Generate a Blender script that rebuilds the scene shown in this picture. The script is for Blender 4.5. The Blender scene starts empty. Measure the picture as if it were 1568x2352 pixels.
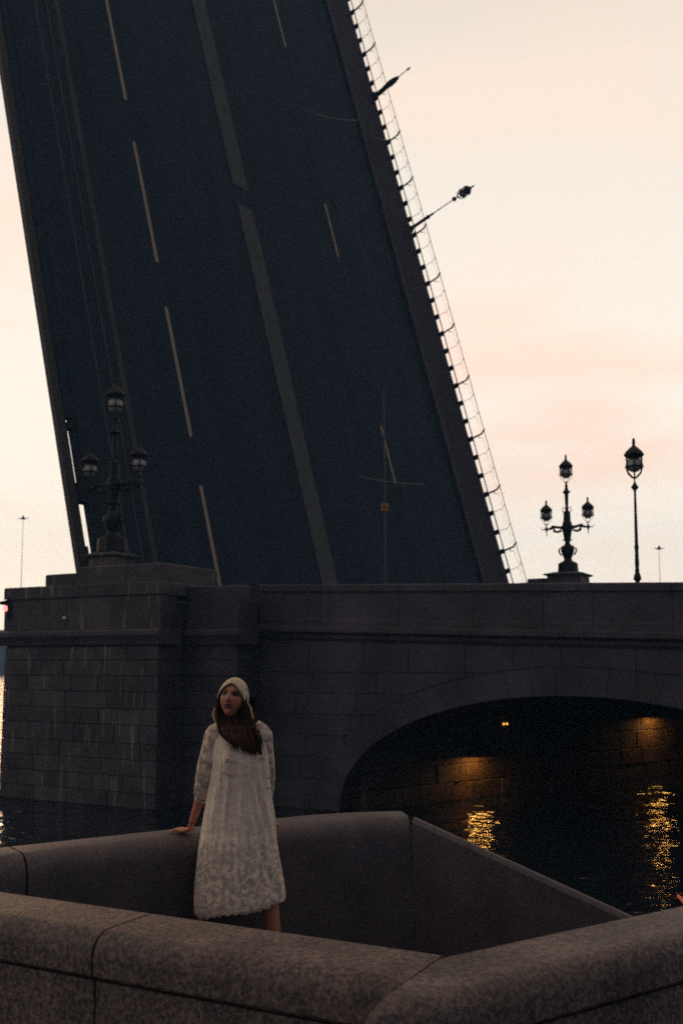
import bpy, bmesh, math, random
from math import sin, cos, pi, radians, sqrt, tan, atan2
from mathutils import Vector, Matrix, noise
random.seed(7)
SC = bpy.context.scene
COL = SC.collection

# ------------------------------------------------------------------ camera
F, PITCH, HOR, CAMZ = 2280.0, radians(5.5), 1522.0, 3.6       # focal length in px of a 1568 px wide picture
YPP = HOR - F * tan(PITCH)
CAMP = Vector((0, 0, CAMZ))
VEIL = 0.0009                                                  # density of the blue veil added further down to lift dark tones
cam = bpy.data.cameras.new('camera')
cam.sensor_fit = 'HORIZONTAL'; cam.sensor_width = 24.0; cam.lens = 24.0 * F / 1568.0
cam.shift_y = (YPP - 1176.0) / 1568.0
cam.clip_start = 0.1; cam.clip_end = 6000
cam.dof.use_dof = True; cam.dof.focus_distance = 5.75; cam.dof.aperture_fstop = 3.2
camo = bpy.data.objects.new('camera', cam); COL.objects.link(camo)
camo.location = CAMP; camo.rotation_euler = (pi / 2 + PITCH, 0, 0)
SC.camera = camo

# ------------------------------------------------------------------ sky and light
world = bpy.data.worlds.new('World'); SC.world = world; world.use_nodes = True
nt = world.node_tree; N = nt.nodes; L = nt.links; N.clear()
def nd(tree, t, **kw):
    n = tree.nodes.new(t)
    for k, v in kw.items(): setattr(n, k, v)
    return n
def ramp(tree, stops, interp='LINEAR'):
    r = nd(tree, 'ShaderNodeValToRGB'); r.color_ramp.interpolation = interp
    e = r.color_ramp.elements
    while len(e) < len(stops): e.new(0.5)
    for q, (p, c) in zip(e, stops):
        q.position = p; q.color = (c[0], c[1], c[2], 1) if isinstance(c, (tuple, list)) else (c, c, c, 1)
    return r
CLOUD = (4.3, 0.4, 4.7)
SUN_EL, SUN_AZ = radians(6), radians(-24)          # azimuth to the right of straight ahead (+Y)
tc = nd(nt, 'ShaderNodeTexCoord')
sky = nd(nt, 'ShaderNodeTexSky', sky_type='NISHITA', sun_disc=False, sun_elevation=SUN_EL, sun_rotation=SUN_AZ)
dot = nd(nt, 'ShaderNodeVectorMath', operation='DOT_PRODUCT'); dot.inputs[1].default_value = (-0.34, 0.910, 0.235)
L.new(tc.outputs['Generated'], dot.inputs[0])
mr = nd(nt, 'ShaderNodeMapRange', interpolation_type='SMOOTHSTEP')
mr.inputs['From Min'].default_value = -0.60; mr.inputs['From Max'].default_value = 0.74
L.new(dot.outputs['Value'], mr.inputs['Value'])
sep = nd(nt, 'ShaderNodeSeparateXYZ'); L.new(tc.outputs['Generated'], sep.inputs[0])
fr = ramp(nt, [(0.0, (1.38, 1.21, 1.01)), (.14, (1.37, 1.21, 1.03)), (.30, (1.24, 1.11, .96)), (.52, (1.05, .95, .83)), (.75, (.85, .62, .44)), (1.0, (.75, .50, .34))])
L.new(sep.outputs['Z'], fr.inputs[0])
mp = nd(nt, 'ShaderNodeMapping'); mp.inputs['Scale'].default_value = (1.7, 1.7, 7.0); mp.inputs['Rotation'].default_value = (0, radians(-9), 0); mp.inputs['Location'].default_value = CLOUD
L.new(tc.outputs['Generated'], mp.inputs[0])
nz = nd(nt, 'ShaderNodeTexNoise'); nz.inputs['Scale'].default_value = 1.5; nz.inputs['Detail'].default_value = 5; nz.inputs['Roughness'].default_value = .55
L.new(mp.outputs[0], nz.inputs['Vector'])
cr = ramp(nt, [(.45, 0.0), (.66, .80)]); L.new(nz.outputs['Fac'], cr.inputs[0])
zb = ramp(nt, [(.05, .25), (.22, 1.0), (.42, .8), (.60, .25)], 'EASE'); L.new(sep.outputs['Z'], zb.inputs[0])
mul = nd(nt, 'ShaderNodeMath', operation='MULTIPLY'); L.new(cr.outputs[0], mul.inputs[0]); L.new(zb.outputs[0], mul.inputs[1])
pk = nd(nt, 'ShaderNodeMixRGB'); pk.inputs[2].default_value = (1.36, .95, .74, 1)
L.new(mul.outputs[0], pk.inputs[0]); L.new(fr.outputs[0], pk.inputs[1])
bk = ramp(nt, [(0.0, (.19, .21, .26)), (.4, (.20, .22, .28)), (1.0, (.20, .19, .19))]); L.new(sep.outputs['Z'], bk.inputs[0])
mx = nd(nt, 'ShaderNodeMixRGB'); L.new(mr.outputs[0], mx.inputs[0]); L.new(bk.outputs[0], mx.inputs[1]); L.new(pk.outputs[0], mx.inputs[2])
sk = nd(nt, 'ShaderNodeMixRGB', blend_type='MULTIPLY'); sk.inputs[0].default_value = 1; sk.inputs[2].default_value = (.06, .06, .06, 1)
L.new(sky.outputs[0], sk.inputs[1])
mm = nd(nt, 'ShaderNodeMixRGB'); mm.inputs[0].default_value = .92      # high thin cloud deck over the clear dusk sky
L.new(sk.outputs[0], mm.inputs[1]); L.new(mx.outputs[0], mm.inputs[2])
bg = nd(nt, 'ShaderNodeBackground'); bg.inputs['Strength'].default_value = 1.0
out = nd(nt, 'ShaderNodeOutputWorld'); L.new(mm.outputs[0], bg.inputs[0]); L.new(bg.outputs[0], out.inputs[0])
sl = bpy.data.lights.new('sun', 'SUN'); sl.energy = .5; sl.angle = radians(12); sl.color = (1, .52, .26)
so = bpy.data.objects.new('sun', sl); COL.objects.link(so)
so.rotation_euler = (pi / 2 - SUN_EL, 0, pi - SUN_AZ)
so.location = (0, 200, 60)
vs = SC.view_settings; vs.view_transform = 'Standard'; vs.look = 'None'; vs.exposure = 0; vs.gamma = 1; vs.use_curve_mapping = False
SC.cycles.use_denoising = False; SC.cycles.sample_clamp_indirect = 30

# ------------------------------------------------------------------ rays of the photograph into the place
def ray(px, py):
    u = (px - 784) / F; v = (YPP - py) / F
    return Vector((u, cos(PITCH) - v * sin(PITCH), sin(PITCH) + v * cos(PITCH)))
def at(px, py, Y): r = ray(px, py); return CAMP + r * (Y / r.y)
def at_z(px, py, z): r = ray(px, py); return CAMP + r * ((z - CAMZ) / r.z)
def at_plane(px, py, q, n): r = ray(px, py); return CAMP + r * ((Vector(q) - CAMP).dot(n) / r.dot(n))

# ------------------------------------------------------------------ helpers
class MB:
    def __init__(s): s.v = []; s.f = []
    def poly(s, pts): i = len(s.v); s.v += [tuple(p) for p in pts]; s.f.append(tuple(range(i, i + len(pts))))
    def box(s, lo, hi):
        x0, y0, z0 = lo; x1, y1, z1 = hi; i = len(s.v)
        s.v += [(x0,y0,z0),(x1,y0,z0),(x1,y1,z0),(x0,y1,z0),(x0,y0,z1),(x1,y0,z1),(x1,y1,z1),(x0,y1,z1)]
        s.f += [tuple(i + k for k in q) for q in ((0,3,2,1),(4,5,6,7),(0,1,5,4),(1,2,6,5),(2,3,7,6),(3,0,4,7))]
        return s
    def loft(s, rings, cap=True, closed=True):
        i = len(s.v); n = len(rings[0])
        for r in rings: s.v += [tuple(p) for p in r]
        for a in range(len(rings) - 1):
            for k in range(n if closed else n - 1):
                k2 = (k + 1) % n
                s.f.append((i + a*n + k, i + a*n + k2, i + (a+1)*n + k2, i + (a+1)*n + k))
        if cap and closed:
            s.f.append(tuple(i + k for k in range(n))[::-1]); s.f.append(tuple(i + (len(rings)-1)*n + k for k in range(n)))
        return s
    def tube(s, pts, rads, n=8, flat=1.0, up=None):
        pts = [Vector(p) for p in pts]
        if not isinstance(rads, (list, tuple)): rads = [rads] * len(pts)
        rings = []; ref = None
        for k, p in enumerate(pts):
            t = (pts[min(k+1, len(pts)-1)] - pts[max(k-1, 0)])
            if t.length < 1e-9: t = Vector((0, 0, 1))
            t.normalize()
            if ref is None:
                ref = Vector(up) if up else (Vector((0, 0, 1)) if abs(t.z) < .9 else Vector((1, 0, 0)))
            a = t.cross(ref)
            if a.length < 1e-6: a = t.orthogonal()
            a.normalize(); b = a.cross(t).normalized(); ref = b
            rings.append([p + a * (cos(q*2*pi/n) * rads[k]) + b * (sin(q*2*pi/n) * rads[k] * flat) for q in range(n)])
        return s.loft(rings)
    def lathe(s, prof, n=12, o=(0, 0, 0), rot=0.0):
        o = Vector(o)
        return s.loft([[o + Vector((r*cos(rot+2*pi*k/n), r*sin(rot+2*pi*k/n), z)) for k in range(n)] for r, z in prof])
    def ball(s, c, r, n=12, m=8):
        rx, ry, rz = r if isinstance(r, (tuple, list)) else (r, r, r); c = Vector(c)
        return s.loft([[c + Vector((rx*sin(pi*max(.02, min(.98, a/m)))*cos(2*pi*k/n), ry*sin(pi*max(.02, min(.98, a/m)))*sin(2*pi*k/n), -rz*cos(pi*a/m))) for k in range(n)] for a in range(m+1)])
    def mesh(s, name):
        me = bpy.data.meshes.new(name); me.from_pydata(s.v, [], s.f); me.validate()
        bm = bmesh.new(); bm.from_mesh(me); bmesh.ops.recalc_face_normals(bm, faces=bm.faces); bm.to_mesh(me); bm.free()
        return me
    def build(s, name, mat, parent=None, smooth=False):
        return link(name, s.mesh(name), mat, parent, smooth)
def link(name, me, mat=None, parent=None, smooth=False):
    if mat and not me.materials: me.materials.append(mat)
    if smooth:
        for p in me.polygons: p.use_smooth = True
        me.set_sharp_from_angle(angle=radians(38))
    o = bpy.data.objects.new(name, me); COL.objects.link(o); o.parent = parent
    return o
def tag(o, label=None, cat=None, group=None, kind=None):
    if label: o['label'] = label
    if cat: o['category'] = cat
    if group: o['group'] = group
    if kind: o['kind'] = kind
    return o
def empty(name, loc=(0, 0, 0), rz=0.0, mat=None):
    o = bpy.data.objects.new(name, None); COL.objects.link(o); o.empty_display_size = .2
    if mat is not None: o.matrix_world = mat
    else: o.location = loc; o.rotation_euler = (0, 0, rz)
    return o
def copy_tree(o, parent=None):
    c = o.copy(); COL.objects.link(c); c.parent = parent
    for ch in list(o.children): copy_tree(ch, c)
    return c
def stone(x0, x1, z0, z1, yf, depth, ch=.016, rough=.010, up=None):
    """a dressed block: proud face with chamfered arrises, slightly uneven"""
    m = MB(); j = lambda: random.uniform(-rough, rough)
    yo = yf + j()
    t0, t1 = (z1, z1) if up is None else up
    a = [(x0, yo + ch, z0), (x1, yo + ch, z0), (x1, yo + ch, t1), (x0, yo + ch, t0)]
    f = [(x0+ch, yo+j()*.5, z0+ch), (x1-ch, yo+j()*.5, z0+ch), (x1-ch, yo+j()*.5, t1-ch), (x0+ch, yo+j()*.5, t0-ch)]
    b = [(x0, yf + depth, z0), (x1, yf + depth, z0), (x1, yf + depth, t1), (x0, yf + depth, t0)]
    return m.loft([b, a, f])

# ------------------------------------------------------------------ materials
def mat(name, col, rough=.8, metal=0.0, spec=.5):
    m = bpy.data.materials.new(name); m.use_nodes = True
    b = m.node_tree.nodes['Principled BSDF']
    b.inputs['Base Color'].default_value = (*col, 1); b.inputs['Roughness'].default_value = rough
    b.inputs['Metallic'].default_value = metal; b.inputs['Specular IOR Level'].default_value = spec
    return m
def granite(name, base, dark, light, scale=60, bump=.25, streak=0.0, blot=.35, objvar=.18, spec=.3, rough=.78):
    m = mat(name, base, rough, spec=spec); t = m.node_tree; b = t.nodes['Principled BSDF']; l = t.links
    tcn = nd(t, 'ShaderNodeTexCoord'); oi = nd(t, 'ShaderNodeObjectInfo')
    n1 = nd(t, 'ShaderNodeTexNoise'); n1.inputs['Scale'].default_value = scale; n1.inputs['Detail'].default_value = 4; n1.inputs['Roughness'].default_value = .7
    l.new(tcn.outputs['Object'], n1.inputs['Vector'])
    r1 = ramp(t, [(.38, dark), (.50, base), (.63, light)]); l.new(n1.outputs['Fac'], r1.inputs[0])
    n2 = nd(t, 'ShaderNodeTexNoise'); n2.inputs['Scale'].default_value = scale * .06; n2.inputs['Detail'].default_value = 5
    l.new(tcn.outputs['Object'], n2.inputs['Vector'])
    r2 = ramp(t, [(.3, 1 - blot), (.7, 1 + blot * .6)]); l.new(n2.outputs['Fac'], r2.inputs[0])
    mu = nd(t, 'ShaderNodeMixRGB', blend_type='MULTIPLY'); mu.inputs[0].default_value = 1
    l.new(r1.outputs[0], mu.inputs[1]); l.new(r2.outputs[0], mu.inputs[2])
    rv = nd(t, 'ShaderNodeMapRange'); rv.inputs['To Min'].default_value = 1 - objvar; rv.inputs['To Max'].default_value = 1 + objvar
    l.new(oi.outputs['Random'], rv.inputs['Value'])
    mv = nd(t, 'ShaderNodeMixRGB', blend_type='MULTIPLY'); mv.inputs[0].default_value = 1
    l.new(mu.outputs[0], mv.inputs[1]); l.new(rv.outputs[0], mv.inputs[2])
    last = mv
    if streak:
        mpn = nd(t, 'ShaderNodeMapping'); mpn.inputs['Scale'].default_value = (3.3, 3.3, .42); l.new(tcn.outputs['Object'], mpn.inputs[0])
        ns = nd(t, 'ShaderNodeTexNoise'); ns.inputs['Scale'].default_value = 2.2; ns.inputs['Detail'].default_value = 3; l.new(mpn.outputs[0], ns.inputs['Vector'])
        rs = ramp(t, [(.60, 0.0), (.71, streak)]); l.new(ns.outputs['Fac'], rs.inputs[0])
        ms = nd(t, 'ShaderNodeMixRGB'); ms.inputs[2].default_value = (.28, .24, .19, 1)
        l.new(rs.outputs[0], ms.inputs[0]); l.new(mv.outputs[0], ms.inputs[1]); last = ms
    l.new(last.outputs[0], b.inputs['Base Color'])
    bp = nd(t, 'ShaderNodeBump'); bp.inputs['Strength'].default_value = bump; bp.inputs['Distance'].default_value = .01
    l.new(n1.outputs['Fac'], bp.inputs['Height']); l.new(bp.outputs[0], b.inputs['Normal'])
    return m
M = {}
M['parapet'] = granite('pink_granite', (.092, .068, .064), (.028, .027, .034), (.180, .122, .092), scale=58, bump=.4, blot=.40, objvar=.06, spec=.25, rough=.62)
M['bay'] = granite('shade_tint_granite', (.078, .064, .072), (.048, .044, .056), (.114, .088, .084), scale=64, bump=.3, blot=.25, objvar=.04, spec=.25, rough=.62)  # bluish, low-contrast copy: shade of the bay wall's face put into the colour
M['bridge'] = granite('grey_granite', (.064, .053, .060), (.044, .039, .047), (.086, .067, .068), scale=16, bump=.4, streak=.60, blot=.5, objvar=.26)
M['bridge_plain'] = granite('smooth_granite', (.060, .050, .059), (.046, .040, .050), (.074, .059, .064), scale=14, bump=.3, streak=.0, blot=.4, objvar=.10)
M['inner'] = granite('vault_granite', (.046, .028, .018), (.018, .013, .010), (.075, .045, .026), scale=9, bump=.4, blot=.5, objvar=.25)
M['core'] = mat('joint_mortar', (.060, .052, .066), .95, spec=.1)
M['iron'] = mat('cast_iron', (.010, .010, .012), .55, spec=.2)
M['deck_iron'] = mat('painted_steel', (.012, .013, .016), .6, spec=.2)
M['globe'] = mat('opal_glass', (.32, .29, .26), .25)
def grainy(name, c0, c1, scale, rough=.9, bump=.2, stretch=(1, 1, 1)):
    m = mat(name, c0, rough, spec=.15); t = m.node_tree; b = t.nodes['Principled BSDF']; l = t.links
    tcn = nd(t, 'ShaderNodeTexCoord'); mpn = nd(t, 'ShaderNodeMapping'); mpn.inputs['Scale'].default_value = stretch
    l.new(tcn.outputs['Object'], mpn.inputs[0])
    n = nd(t, 'ShaderNodeTexNoise'); n.inputs['Scale'].default_value = scale; n.inputs['Detail'].default_value = 6; n.inputs['Roughness'].default_value = .65
    l.new(mpn.outputs[0], n.inputs['Vector'])
    r = ramp(t, [(.3, c0), (.7, c1)]); l.new(n.outputs['Fac'], r.inputs[0]); l.new(r.outputs[0], b.inputs['Base Color'])
    bp = nd(t, 'ShaderNodeBump'); bp.inputs['Strength'].default_value = bump; bp.inputs['Distance'].default_value = .01
    l.new(n.outputs['Fac'], bp.inputs['Height']); l.new(bp.outputs[0], b.inputs['Normal'])
    return m
M['asphalt'] = grainy('dark_asphalt', (.007, .016, .028), (.015, .027, .042), .6, stretch=(2.2, .12, 1))
M['sidewalk'] = grainy('sidewalk_asphalt', (.026, .024, .034), (.038, .034, .044), .9, stretch=(2, .3, 1))
M['mark'] = grainy('road_paint', (.20, .145, .115), (.36, .26, .20), 2.2, .7, .1, (4, 1, 1))
M['mark_dim'] = grainy('worn_road_line', (.030, .032, .034), (.056, .054, .053), 1.3, .8, .1, (4, .6, 1))
M['strip'] = grainy('worn_concrete_strip', (.044, .049, .050), (.074, .076, .073), 1.2, stretch=(3, .5, 1))
M['ground'] = grainy('paving', (.08, .07, .065), (.12, .10, .09), 3)
M['far'] = grainy('far_plaster', (.10, .075, .06), (.14, .10, .08), .2)
M['far_glass'] = mat('far_window_glass', (.03, .03, .035), .2)
M['far_roof'] = mat('far_roof_metal', (.05, .05, .05), .6)
def emit(name, col, s):
    m = bpy.data.materials.new(name); m.use_nodes = True; t = m.node_tree; b = t.nodes['Principled BSDF']
    b.inputs['Base Color'].default_value = (0.02, .01, .01, 1); b.inputs['Emission Color'].default_value = (*col, 1); b.inputs['Emission Strength'].default_value = s
    return m
M['sodium'] = emit('sodium_lamp', (1.0, .46, .09), 34.0)
M['amber'] = emit('amber_lens', (1.0, .42, .08), 1.6)
M['red_lens'] = emit('red_signal_lens', (1.0, .16, .16), 3.0)
M['sign'] = mat('amber_sign_face', (.32, .115, .025), .5)
M['sign_mark'] = mat('sign_dark_mark', (.02, .02, .02), .5)
M['rope'] = mat('orange_red_paint', (.75, .12, .03), .5)
# water
def water():
    m = mat('river_water', (.006, .009, .013), .04, spec=.5); t = m.node_tree; b = t.nodes['Principled BSDF']; l = t.links
    b.inputs['IOR'].default_value = 1.33
    tcn = nd(t, 'ShaderNodeTexCoord')
    mpn = nd(t, 'ShaderNodeMapping'); mpn.inputs['Scale'].default_value = (.75, 1.35, 1); mpn.inputs['Rotation'].default_value = (0, 0, radians(-6))
    l.new(tcn.outputs['Object'], mpn.inputs[0])
    a = nd(t, 'ShaderNodeTexNoise'); a.inputs['Scale'].default_value = .9; a.inputs['Detail'].default_value = 1.5; a.inputs['Distortion'].default_value = .6
    c = nd(t, 'ShaderNodeTexNoise'); c.inputs['Scale'].default_value = 2.3; c.inputs['Detail'].default_value = 1.5; c.inputs['Distortion'].default_value = .8
    l.new(mpn.outputs[0], a.inputs['Vector']); l.new(mpn.outputs[0], c.inputs['Vector'])
    b1 = nd(t, 'ShaderNodeBump'); b1.inputs['Strength'].default_value = 1.0; b1.inputs['Distance'].default_value = .13
    b2 = nd(t, 'ShaderNodeBump'); b2.inputs['Strength'].default_value = 1.0; b2.inputs['Distance'].default_value = .06
    l.new(a.outputs['Fac'], b1.inputs['Height']); l.new(c.outputs['Fac'], b2.inputs['Height']); l.new(b1.outputs[0], b2.inputs['Normal'])
    l.new(b2.outputs[0], b.inputs['Normal'])
    return m
M['water'] = water()
# cloth, skin, hair
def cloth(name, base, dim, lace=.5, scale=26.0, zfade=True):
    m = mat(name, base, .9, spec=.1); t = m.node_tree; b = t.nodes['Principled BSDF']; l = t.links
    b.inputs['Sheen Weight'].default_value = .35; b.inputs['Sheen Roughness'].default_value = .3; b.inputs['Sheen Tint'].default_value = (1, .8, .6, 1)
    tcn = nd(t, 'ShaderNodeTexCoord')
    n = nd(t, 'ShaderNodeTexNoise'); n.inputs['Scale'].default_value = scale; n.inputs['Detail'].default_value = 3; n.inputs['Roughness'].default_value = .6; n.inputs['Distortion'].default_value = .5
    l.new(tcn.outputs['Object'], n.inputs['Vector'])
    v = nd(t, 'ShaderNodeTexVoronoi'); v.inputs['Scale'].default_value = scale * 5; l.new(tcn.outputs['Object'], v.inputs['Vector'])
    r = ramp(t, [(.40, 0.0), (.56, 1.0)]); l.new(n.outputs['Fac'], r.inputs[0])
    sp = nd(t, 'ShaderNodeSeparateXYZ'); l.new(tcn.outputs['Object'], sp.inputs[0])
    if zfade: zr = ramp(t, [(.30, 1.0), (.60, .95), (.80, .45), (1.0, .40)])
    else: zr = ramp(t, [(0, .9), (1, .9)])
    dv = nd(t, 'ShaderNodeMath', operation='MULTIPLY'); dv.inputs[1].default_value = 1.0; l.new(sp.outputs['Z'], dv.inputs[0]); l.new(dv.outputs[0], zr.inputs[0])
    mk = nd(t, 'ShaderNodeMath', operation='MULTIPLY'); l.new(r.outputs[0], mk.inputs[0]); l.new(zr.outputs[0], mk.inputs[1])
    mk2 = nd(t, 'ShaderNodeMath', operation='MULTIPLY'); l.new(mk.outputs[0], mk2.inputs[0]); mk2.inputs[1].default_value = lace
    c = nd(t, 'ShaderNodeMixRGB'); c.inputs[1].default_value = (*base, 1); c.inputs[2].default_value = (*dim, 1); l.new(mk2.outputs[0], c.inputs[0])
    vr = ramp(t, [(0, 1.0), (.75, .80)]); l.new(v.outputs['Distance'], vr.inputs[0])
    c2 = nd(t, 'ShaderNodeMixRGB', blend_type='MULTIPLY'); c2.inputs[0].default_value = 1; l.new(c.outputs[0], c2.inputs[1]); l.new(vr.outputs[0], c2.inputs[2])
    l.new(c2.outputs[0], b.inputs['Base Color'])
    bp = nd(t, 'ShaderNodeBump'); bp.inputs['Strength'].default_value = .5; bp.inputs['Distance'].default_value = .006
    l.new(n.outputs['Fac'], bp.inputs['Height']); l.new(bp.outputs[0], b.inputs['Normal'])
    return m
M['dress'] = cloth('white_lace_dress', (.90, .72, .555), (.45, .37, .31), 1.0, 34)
M['sleeve'] = cloth('sheer_lace_sleeve', (.76, .62, .48), (.34, .25, .21), 1.0, 24, zfade=False)
M['bonnet'] = cloth('crochet_cream', (.74, .62, .42), (.34, .27, .18), .7, 70, zfade=False)
M['tie'] = mat('tan_crochet_tie', (.40, .25, .14), .8)
M['thread'] = mat('gold_embroidery', (.46, .31, .17), .7)
def skin():
    m = mat('skin', (.42, .17, .105), .55, spec=.3); t = m.node_tree; b = t.nodes['Principled BSDF']
    a = nd(t, 'ShaderNodeVertexColor', layer_name='tone'); t.links.new(a.outputs['Color'], b.inputs['Base Color'])
    return m
M['skin'] = skin()
M['hair'] = grainy('dark_brown_hair', (.008, .005, .0045), (.020, .010, .007), 40, rough=.65, bump=.1)

M['hair_light'] = grainy('highlight_hair', (.055, .026, .016), (.10, .042, .022), 40, rough=.55, bump=.1)  # highlights and warm rim light put into the hair colour
# ------------------------------------------------------------------ setting: water, banks
w_ = MB(); w_.poly([(-420, -60, 0), (420, -60, 0), (420, 400, 0), (-420, 400, 0)])
tag(w_.build('river_water', M['water']), 'dark rippled river water under the bridge', kind='structure')
HB = radians(62)
B = Vector((sin(HB), -cos(HB), 0)); W = Vector((cos(HB), sin(HB), 0))
O = at_z(357, 1862, 0); O.z = 0
BR = Matrix(((B.x, W.x, 0, O.x), (B.y, W.y, 0, O.y), (0, 0, 1, 0), (0, 0, 0, 1)))
def prism(pts, z0, z1):
    m = MB(); return m.loft([[(x, y, z0) for x, y in pts], [(x, y, z1) for x, y in pts]])
GZ = 1.83
I_c = Vector((.356, 3.44)); I_l = Vector((-2.40, 4.858)); I_r = Vector((1.43, 4.17))
d_l = (I_c - I_l).normalized(); d_r = (I_r - I_c).normalized()
far_r = I_c + d_r * 11
terr = prism([(-30, -40), (40, -40), (40, 10), (far_r.x, far_r.y), (I_c.x + .25*d_r.x - .02, I_c.y + .25*d_r.y - .12), (.02, 3.70), (-.02, 6.80), (-2.6, 4.86), (-9, 3.2), (-30, 3.0)], -3, GZ)
tag(terr.build('embankment_ground', M['ground']), 'paved granite embankment terrace', kind='structure')
fb = MB(); fb.box((-420, 300, -2), (420, 420, 2.6))
tag(fb.build('far_bank', M['ground']), 'far river bank', kind='structure')
nb = prism([(30, 60), (419, 60), (419, 299), (20, 299)], -2, 3.2)
tag(nb.build('near_bank', M['ground']), 'river bank beyond the bridge', kind='structure')

stairs = empty('stone_steps', (0, 0, 0)); tag(stairs, 'dark granite steps descending inside the embankment bay to the water', 'steps')
for i in range(9):
    x0 = -.01 + i * .31; yl = lambda x: 3.47 + max(0, x - .30) * .68; x1 = x0 + (.305 if i < 8 else 1.2)
    q = prism([(x0, yl(x0) + .0), (x1, yl(x1)), (x1, 6.62 - max(0, x1 - .4) * .50), (x0, 6.62 - max(0, x0 - .4) * .50)], -1.5, GZ - .17 * (i + 1))
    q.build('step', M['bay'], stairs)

# ------------------------------------------------------------------ bridge abutment pier
SLOPE = -.032
def top_z(b): return 5.62 + SLOPE * (b - 1.6)       # parapet top
def cor_z(b): return 4.47 + SLOPE * (b - 1.6)       # cornice line
pier = empty('bridge_pier', mat=BR)
tag(pier, 'stepped granite pier with coursed blocks carrying the candelabra, left of the arch', 'pier')
core = MB(); core.box((-5.22, .06, -1.2), (-.05, 14, 5.1)); core.box((-.1, 1.08, -1.2), (1.60, 12, 5.1))
core.build('core', M['core'], pier)
LEFT = -5.25
def run(x0, x1, mean, var=.25):
    xs = [x0]; 
    while xs[-1] < x1 - mean * 1.35: xs.append(xs[-1] + mean * random.uniform(1 - var, 1 + var))
    return xs + [x1]
z = -.9; cs = [(.46)] * 11; k = 0
cz = []
while z < 4.0 - .05:
    h = random.choice((.40, .43, .46, .38)); z1 = min(z + h, 4.02)
    if 4.02 - z1 < .25: z1 = 4.02
    cz.append((z, z1)); z = z1
g = .005
for k, (z0, z1) in enumerate(cz):
    xs = run(LEFT - .03 * (len(cz) - k) / 4, -.0, 1.15 if k % 3 else .8)
    for a, b in zip(xs, xs[1:]):
        stone(a + g, b - g, z0 + g, z1 - g, 0, .45).build('stone', M['bridge'], pier)
    # return face of the pier (runs away from us) and the second, set-back face
    ret = MB(); m = stone(-1.06 + g, -.0 - g, z0 + g, z1 - g, 0, .35)
    for i, v in enumerate(m.v): m.v[i] = (-v[1] + .0, v[0] + 1.06 + .02, v[2])
    m.build('stone', M['bridge_plain'], pier)
    for a, b in zip([0.0, .8, 1.65] if k % 2 else [0.0, 1.65], [.8, 1.65] if k % 2 else [1.65]):
        stone(a + g, b - g, z0 + g, z1 - g, 1.04, .45, rough=.008).build('stone', M['bridge_plain'], pier)
    m = stone(-1.0 + g, -g, z0 + g, z1 - g, 0, .3)
    for i, v in enumerate(m.v): m.v[i] = (-v[1] + 1.65, v[0] + 2.06, v[2])
    m.build('stone', M['bridge_plain'], pier)
# cornice bands
for (x0, x1, y0, zz) in ((-5.42, .14, -.16, 4.05), (.15, 1.80, .88, 4.05)):
    m = MB(); prof = [(0.10, 0), (.06, .10), (.02, .16), (-.04, .24), (-.04, .34), (.05, .40), (.9, .40), (.9, 0)]
    m.loft([[(x, y0 + p[0], zz + p[1]) for p in prof] for x in (x0, x1)]).build('cornice', M['bridge_plain'], pier)
# parapet blocks of the pier: the lowest ledge, then the two steps
def blk(name, x0, x1, y0, y1, z0, z1, m=None, ch=.03):
    q = MB(); r = [(x0, y0, z0), (x1, y0, z0), (x1, y1, z0), (x0, y1, z0)]
    i = lambda e, z: [(x0+e, y0+e, z), (x1-e, y0+e, z), (x1-e, y1-e, z), (x0+e, y1-e, z)]
    q.loft([i(0, z0), i(0, z1 - ch), i(ch, z1)])
    return q.build(name, m or M['bridge'], pier)
G = .007
for a, b in ((-5.27, -4.3), (-4.3, -3.0), (-3.0, -1.5), (-1.5, .10)):
    blk('parapet_stone', a + G, b - G, -.05, .55, 4.46, 5.30)
for a, b in ((-5.27, -3.84), (-3.84, -2.4), (-2.4, -.9), (-.9, .12)):
    blk('parapet_stone', a + G, b - G, -.08, 2.6, 5.31, 5.63)
blk('step_stone', -3.83, -2.69, .0, 2.4, 5.64, 5.945)
for a, b in ((-2.68, -1.1), (-1.1, .06)): blk('step_stone', a + G, b - G, .02, 2.4, 5.64, 6.10)
for a, b in ((.13, .80), (.80, 1.70)):
    blk('parapet_stone', a + G, b - G, 1.0, 1.55, 4.46, 5.56 - a * .02, M['bridge_plain'])
# small mooring light and red navigation signal
p = at_plane(148, 1420, O - W * .12, -W); lm = MB(); lm.ball((0, 0, 0), .05, 10, 6)
o = lm.build('wall_stud', mat('bright_stud', (.7, .62, .45), .3)); o.location = p
tag(o, 'small pale round stud on the pier under the stepped ledge', 'stud')

# ------------------------------------------------------------------ arch bridge
bridge = empty('arch_bridge', mat=BR)
tag(bridge, 'low granite arch bridge with solid parapet spanning right of the pier', 'bridge')
YS = 2.0                                              # plane of the spandrel wall
X0, X1, XE = 1.66, 19.0, 26.0
AC, AA, AR = 9.72, 5.70, 2.87
def arch(x, e=0.0):
    q = (x - AC) / (AA + e)
    return -5 if abs(q) >= 1 else (AR + e) * (1 - abs(q) ** 2.15) ** .5
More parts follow.
